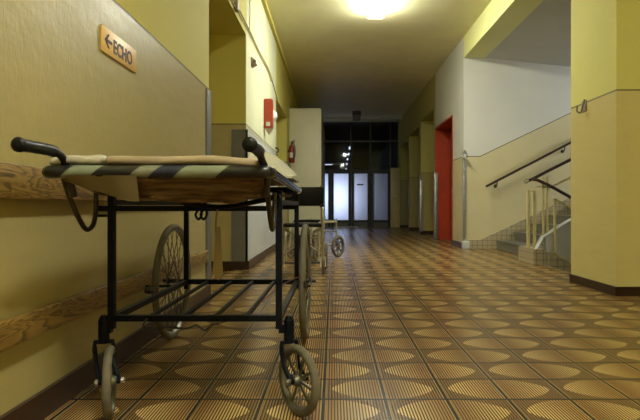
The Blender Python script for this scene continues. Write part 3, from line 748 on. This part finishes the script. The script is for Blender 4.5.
# push handles with grips
for hx in (-1.055, -.281):
    bm = nb(); tube(bm, catmull([(hx, 1.93, tz(.207)), (hx, 2.0, tz(.206)), (hx, 2.06, tz(.182)), (hx + (.0 if hx < -.5 else .018), 2.10, tz(.12)), (hx, 2.14, tz(.04))], 6), .015, 12); hd = build('push_handle', bm, 'rust_metal', G)
    bm = nb(); pp = catmull([(hx, 1.755, tz(.206)), (hx, 1.775, tz(.206)), (hx, 1.80, tz(.207)), (hx, 1.95, tz(.208)), (hx, 1.99, tz(.205))], 6)
    rr = [.012 + .014 * min(1, i / 3) if i < 3 else (.026 if i < 7 else .0215 + (.001 if i % 2 else 0)) for i in range(len(pp))]
    tube(bm, pp, rr, 14); build('grip', bm, 'grip', hd)
# wire loop under the front rail, brake rod, wire tail
bm = nb(); tube(bm, catmull([(-.90, 2.55, tz(-.545)), (-.915, 2.54, tz(-.57)), (-.90, 2.54, tz(-.59)), (-.8, 2.54, tz(-.585)), (-.71, 2.54, tz(-.59)), (-.66, 2.54, tz(-.575)), (-.62, 2.54, tz(-.60)), (-.585, 2.54, tz(-.57)), (-.55, 2.54, tz(-.565))], 6), .005, 6); build('wire_loop', bm, 'rust_metal', G)
bm = nb(); tube(bm, catmull([(-.585, 2.56, tz(-.58)), (-.45, 2.8, tz(-.56)), (-.33, 3.3, tz(-.50)), (-.22, 3.55, tz(-.47))], 6), .004, 6); build('brake_wire', bm, 'wire', G)
for wx, s in ((-1.20, 1), (-.218, -1)):
    bm = nb(); tube(bm, [(wx - s * .09 if s > 0 else wx + .06, 3.62, tz(-.55)), (lx0 if s > 0 else lx1, 3.62, tz(-.55))], .008, 8)
    br = build('brake_rod', bm, 'black_metal', G)
    if s > 0:
        bm = nb(); lathe(bm, [(0, -.03), (.02, -.03), (.027, 0), (.02, .03), (0, .03)], (wx - .02, 3.50, tz(-.56)), (1, 0, 0), 12); build('brake_knob', bm, 'black', br)
# small s-hooks on the upper rail
for x in (-.66, -.635):
    bm = nb(); tube(bm, catmull([(x, 2.57, tz(.05)), (x + .012, 2.56, tz(0)), (x - .01, 2.56, tz(-.04)), (x + .004, 2.56, tz(-.065)), (x + .02, 2.56, tz(-.04)), (x + .012, 2.56, tz(.0))], 5), .006, 6); build('hanging_hook', bm, 'black_metal', G)
# large rear wheels
for wx in (-1.215, -.213):
    ty = spoked_wheel(G, (wx, 4.0, .433), (1, 0, 0), .433, .024, 'large_wheel', 36, hubw=.10)
bm = nb(); tube(bm, [(-1.24, 4.0, .433), (-.18, 4.0, .433)], .014, 10); build('rear_axle', bm, 'rust_metal', G)
for x in (lx0 + .02, lx1):
    bm = nb(); sqbar(bm, (x, yr, tz(-.56)), (x, 4.0, .433), .03); build('axle_bracket', bm, 'black_metal', G, False)
bm = nb(); tube(bm, [(-.255, 3.9, tz(-.22)), (-.19, 3.55, tz(-.55))], .010, 8); build('brake_lever', bm, 'rust_metal', G)
# front casters
def caster(lx, stem, wc, head, label=None):
    """stem on the leg, fork and spoked wheel turned to its own heading"""
    sx, sy = stem
    bm = nb(); tube(bm, [(sx, sy, tz(-.67)), (sx, sy, tz(-.555))], .026, 14); lathe(bm, [(0, 0), (.022, 0), (.016, .018), (0, .022)], (sx, sy, tz(-.555)), n=14)
    sqbar(bm, (sx, sy, tz(-.60)), (lx, sy, tz(-.60)), .03, .04)
    ca = build('caster', bm, 'black_metal', G)
    hx, hy = head; ax = Vector((hy, -hx, 0)).normalized(); R = .168; c = Vector((wc[0], wc[1], R))
    bm = nb(); topz = tz(-.665)
    for s in (-1, 1):
        o = ax * .040 * s
        pts = [Vector((sx, sy, topz)), Vector((sx, sy, topz)) + o, Vector((sx, sy, topz - .03)) + o * 1.05, Vector((sx, sy, topz - .10)) * 1 + o, c + o]
        pts[3] = Vector((sx, sy, 0)).lerp(Vector((c.x, c.y, 0)), .25) + o + Vector((0, 0, topz - .11))
        tube(bm, pts, .012, 8)
    tube(bm, [c - ax * .055, c + ax * .055], .014, 10)
    build('fork', bm, 'black_metal', ca)
    # wheel pieces are sub-parts of the caster
    bm = nb(); tube(bm, ring(c, ax, R - .020, 48), .020, 12, closed=True); build('tyre', bm, 'tyre', ca)
    bm = nb(); lathe(bm, [(R - .034, -.016), (R - .028, -.018), (R - .028, .018), (R - .034, .016), (R - .044, 0), (R - .034, -.016)], c, ax, 40)
    q = Vector((0, 0, 1)).rotation_difference(ax)
    for k in range(10):
        a = 2 * PI * k / 10 + .2
        sqbar(bm, c + q @ Vector((.02 * math.cos(a), .02 * math.sin(a), 0)), c + q @ Vector(((R - .04) * math.cos(a), (R - .04) * math.sin(a), 0)), .008, .014)
    lathe(bm, [(0, -.03), (.02, -.03), (.028, -.015), (.028, .015), (.02, .03), (0, .03)], c, ax, 16)
    build('spoked_rim', bm, 'rim', ca)
    for s in (-1, 1):
        bm = nb(); lathe(bm, [(0, 0), (.016, 0), (.016, .012), (.008, .02), (0, .02)], c + ax * s * .05, ax * s, 8)
        build('axle_nut', bm, 'chrome', ca)
caster(lx0, (-1.125, 2.583), (-1.062, 2.50), (.30, -.95))
caster(lx1, (-.218, 2.583), (-.168, 2.52), (.59, -.81))
# sagging sling under the bed
bm = nb(); NX, NV = 90, 22; grid = []
def zbot(X):
    P = [(-1.10, .10), (-1.04, .085), (-.97, .055), (-.90, .035), (-.80, .020), (-.70, .022), (-.6, .016), (-.5, .012), (-.4, .022), (-.33, .035), (-.28, .05)]
    for a, b in zip(P, P[1:]):
        if a[0] <= X <= b[0]: t = (X - a[0]) / (b[0] - a[0]); return a[1] + (b[1] - a[1]) * t
    return P[-1][1] if X > -.5 else P[0][1]
for i in range(NX + 1):
    X = -1.09 + (.815) * i / NX; row = []
    zz = zbot(X)
    for j in range(NV + 1):
        v = j / NV
        if v < .45:
            t = v / .45; Y = 2.05 + .07 * t + .03 * math.sin(t * PI); Z = .118 + (zz - .118) * t
        else:
            t = (v - .45) / .55; Y = 2.12 + 1.5 * t; Z = zz + .03 * t + .02 * math.sin(t * PI) * -1 * 0
        f = noise.noise(Vector((X * 2.2, Z * 55 + v * 3 + X * 5, 1.3))) * .06 + noise.noise(Vector((X * 6, v * 14, 4))) * .010
        k = min(1, v * 6) * (1 if X > -.95 else .25)
        row.append(bm.verts.new((X, Y - f * k, tz(Z + f * .25 * k))))
    grid.append(row)
for i in range(NX):
    for j in range(NV): bm.faces.new((grid[i][j], grid[i + 1][j], grid[i + 1][j + 1], grid[i][j + 1]))
bmesh.ops.solidify(bm, geom=bm.faces[:], thickness=.004)
build('sling', bm, 'canvas', G)
bm = nb(); NX = 20; grid = []
for i in range(NX + 1):
    t = i / NX; X = -1.06 + .30 * t; lo = .10 - .082 * min(1, t * 1.15); row = []
    for j in range(9):
        v = j / 8; row.append(bm.verts.new((X, 2.025 + .035 * v + .006 * math.sin(X * 40), tz(.118 + (lo - .118) * v))))
    grid.append(row)
for i in range(NX):
    for j in range(8): bm.faces.new((grid[i][j], grid[i + 1][j], grid[i + 1][j + 1], grid[i][j + 1]))
bmesh.ops.solidify(bm, geom=bm.faces[:], thickness=.004)
build('cloth_flap', bm, 'tan_canvas', G)
bm = nb(); tube(bm, catmull([(-.56, 2.56, tz(0)), (-.57, 2.55, tz(-.1)), (-.555, 2.55, tz(-.26))]), [.004] * 12 + [.012], 6)
prism(bm, [(-.565, tz(-.10)), (-.548, tz(-.10)), (-.535, tz(-.33)), (-.555, tz(-.36)), (-.585, tz(-.32))], 1, 2.545, 2.553); build('dangling_strap', bm, 'tan_canvas', G, False)
# bedding
bm = soft(-1.08, -.29, 2.085, 3.66, tz(.136), tz(.160), .02, 22, .002, 9); 
tag(build('mattress_pad', bm, 'blanket'), 'thin pinkish pad lying on the trolley frame', 'mattress')
bm = soft(-.895, -.295, 2.05, 3.0, tz(.160), tz(.198), .022, 30, .006, 7, 3)
for v in bm.verts:
    if v.co.x > -.42: v.co.z -= max(0, (v.co.x + .42)) * .10
tag(build('folded_blanket', bm, 'blanket'), 'pinkish cream folded blanket along the front of the trolley bed', 'blanket')
bm = soft(-1.115, -.90, 2.05, 3.0, tz(.162), tz(.203), .022, 22, .008, 9, 8)
for v in bm.verts: v.co.z -= max(0, -1.02 - v.co.x) * .12
tag(build('plastic_sheet', bm, 'film'), 'milky crumpled plastic sheet over the trolley end below the black handle', 'plastic sheet')
bm = nb(); N = 26; top = []; low = []
for i in range(N + 1):
    rt, rl = [], []
    for j in range(N + 1):
        u, v = i / N, j / N
        X = -.53 + .29 * u; Y = 3.08 + .60 * v
        h = (.21 * (1 - u) ** .8 + .02) * min(1, u * 9 + .25) * min(1, v * 3.5 + .12) * min(1, (1 - v) * 6 + .3)
        h += noise.noise(Vector((X * 16, Y * 9, 2))) * .022 + abs(noise.noise(Vector((X * 8, Y * 14, 7)))) * .03
        rt.append(bm.verts.new((X + noise.noise(Vector((Y * 9, X * 7, 5))) * .018, Y, tz(.166 + max(h, .008))))); rl.append(bm.verts.new((X, Y, tz(.164))))
    top.append(rt); low.append(rl)
for i in range(N):
    for j in range(N):
        bm.faces.new((top[i][j], top[i + 1][j], top[i + 1][j + 1], top[i][j + 1])); bm.faces.new((low[i][j], low[i][j + 1], low[i + 1][j + 1], low[i + 1][j]))
for i in range(N):
    for A, B, C_, D in ((top[i][0], low[i][0], low[i + 1][0], top[i + 1][0]), (top[i][N], top[i + 1][N], low[i + 1][N], low[i][N]), (top[0][i], top[0][i + 1], low[0][i + 1], low[0][i]), (top[N][i], low[N][i], low[N][i + 1], top[N][i + 1])): bm.faces.new((A, B, C_, D))
tag(build('crumpled_sheet', bm, 'sheet'), 'crumpled off white sheet heaped at the rear corner of the trolley', 'sheet')

# ------------------------------------------------------------ wheelchairs
def wheelchair(name, label, loc, rz, back_top, arm, grp):
    W = thing(name, label, 'wheelchair', loc, grp, rz)
    def L(nm, bm, mat, par=None, smooth=True): return build(nm, bm, mat, par or W, smooth, local=True)
    hw = .30; seat = .72; bt = back_top
    for s in (-1, 1):
        x = s * hw
        bm = nb(); tube(bm, catmull([(x, .30, bt + .02), (x, .30, (bt + seat) / 2), (x, .30, seat), (x, .30, .25)], 4), .017, 8); L('back_post', bm, 'chair_tube')
        bm = nb(); tube(bm, catmull([(x, -.30, .20), (x, -.32, seat - .1), (x, -.30, arm - .07), (x, -.20, arm), (x, .1, arm), (x, .30, arm - .01)], 5), .021, 10); L('side_frame', bm, 'chair_tube')
        bm = nb(); tube(bm, [(x, -.31, seat - .03), (x, .3, seat - .03)], .016, 8); L('seat_rail', bm, 'chair_tube')
        bm = nb(); tube(bm, [(x, -.31, .26), (x, .3, .26)], .016, 8); L('lower_rail', bm, 'chair_tube')
        if arm > .9: L('armrest', bbox_(x - .03, x + .03, -.2, .2, arm + .005, arm + .05, .012), 'vinyl')
        if arm > .9:
            bm = nb(); tube(bm, [(x, .30, bt), (x, .42, bt + .005)], .016, 8); hd = L('push_handle', bm, 'chair_tube')
            bm = nb(); tube(bm, [(x, .35, bt + .003), (x, .47, bt + .008)], .024, 10); L('grip', bm, 'grip', hd)
        # rear wheel
        c = Vector((s * (hw + .055), .28, .215)); ax = (1, 0, 0); R = .215
        bm = nb(); tube(bm, ring(c, ax, R - .032, 40), .032, 10, closed=True); wl = L('rear_wheel', bm, 'tyre')
        bm = nb(); lathe(bm, [(R - .042, -.016), (R - .036, -.018), (R - .036, .018), (R - .042, .016), (R - .05, 0), (R - .042, -.016)], c, ax, 32)
        for k in range(8):
            a = 2 * PI * k / 8; sqbar(bm, c, c + Vector((0, math.cos(a), math.sin(a))) * (R - .055), .020, .02)
        L('rim', bm, 'rim', wl)
        bm = nb(); lathe(bm, [(0, -.04), (.03, -.04), (.03, .04), (0, .04)], c, ax, 14); L('hub', bm, 'chrome', wl)
        # front caster
        c = Vector((s * hw, -.36, .115)); R = .115
        bm = nb(); tube(bm, [(s * hw, -.31, .42), (s * hw, -.31, .26)], .02, 8)
        for q in (-1, 1): tube(bm, [(s * hw, -.31, .27), (s * hw + q * .035, -.315, .25), (s * hw + q * .035, -.36, .115)], .009, 6)
        ca = L('front_caster', bm, 'chair_tube')
        bm = nb(); tube(bm, ring(c, ax, R - .016, 28), .016, 8, closed=True); lathe(bm, [(0, -.02), (.025, -.02), (.025, .02), (0, .02)], c, ax, 10)
        for k in range(6):
            a = 2 * PI * k / 6; sqbar(bm, c, c + Vector((0, math.cos(a), math.sin(a))) * (R - .02), .012, .014)
        L('caster_wheel', bm, 'tyre', ca)
        # footrest
        bm = nb(); tube(bm, catmull([(s * (hw - .06), -.30, seat - .1), (s * (hw - .06), -.42, .55), (s * (hw - .07), -.52, .22)], 5), .014, 8); fr = L('footrest', bm, 'chair_tube')
        L('foot_plate', bbox_(min(s * .03, s * (hw - .05)), max(s * .03, s * (hw - .05)), -.60, -.46, .19, .21, .005), 'black', fr)
    bm = bbox_(-hw + .02, hw + .03, .275, .31, max(bt - .30, seat + .03), bt, .012); L('backrest', bm, 'vinyl') if arm > .9 else bm.free()
    bm = nb(); box(bm, -hw + .015, hw - .015, -.3, .28, seat - .03, seat + .015); L('seat', bm, 'vinyl', None, False)
    for pts in ([(-hw, -.1, .27), (hw, -.1, seat - .04)], [(hw, -.08, .27), (-hw, -.08, seat - .04)], [(-hw, .3, .5), (hw, .3, .5)]):
        bm = nb(); tube(bm, pts, .014, 8); L('cross_brace', bm, 'chair_tube')
    return W
wheelchair('wheelchair', 'wheelchair with a black backrest just behind the trolley', (-.47, 8.0, 0), math.radians(3), 1.30, .97, 'wheelchairs parked behind the trolley')
wheelchair('wheelchair', 'low tubular wheelchair without a backrest, half hidden behind the other one', (-.36, 10.2, 0), math.radians(-33), .72, .70, 'wheelchairs parked behind the trolley')
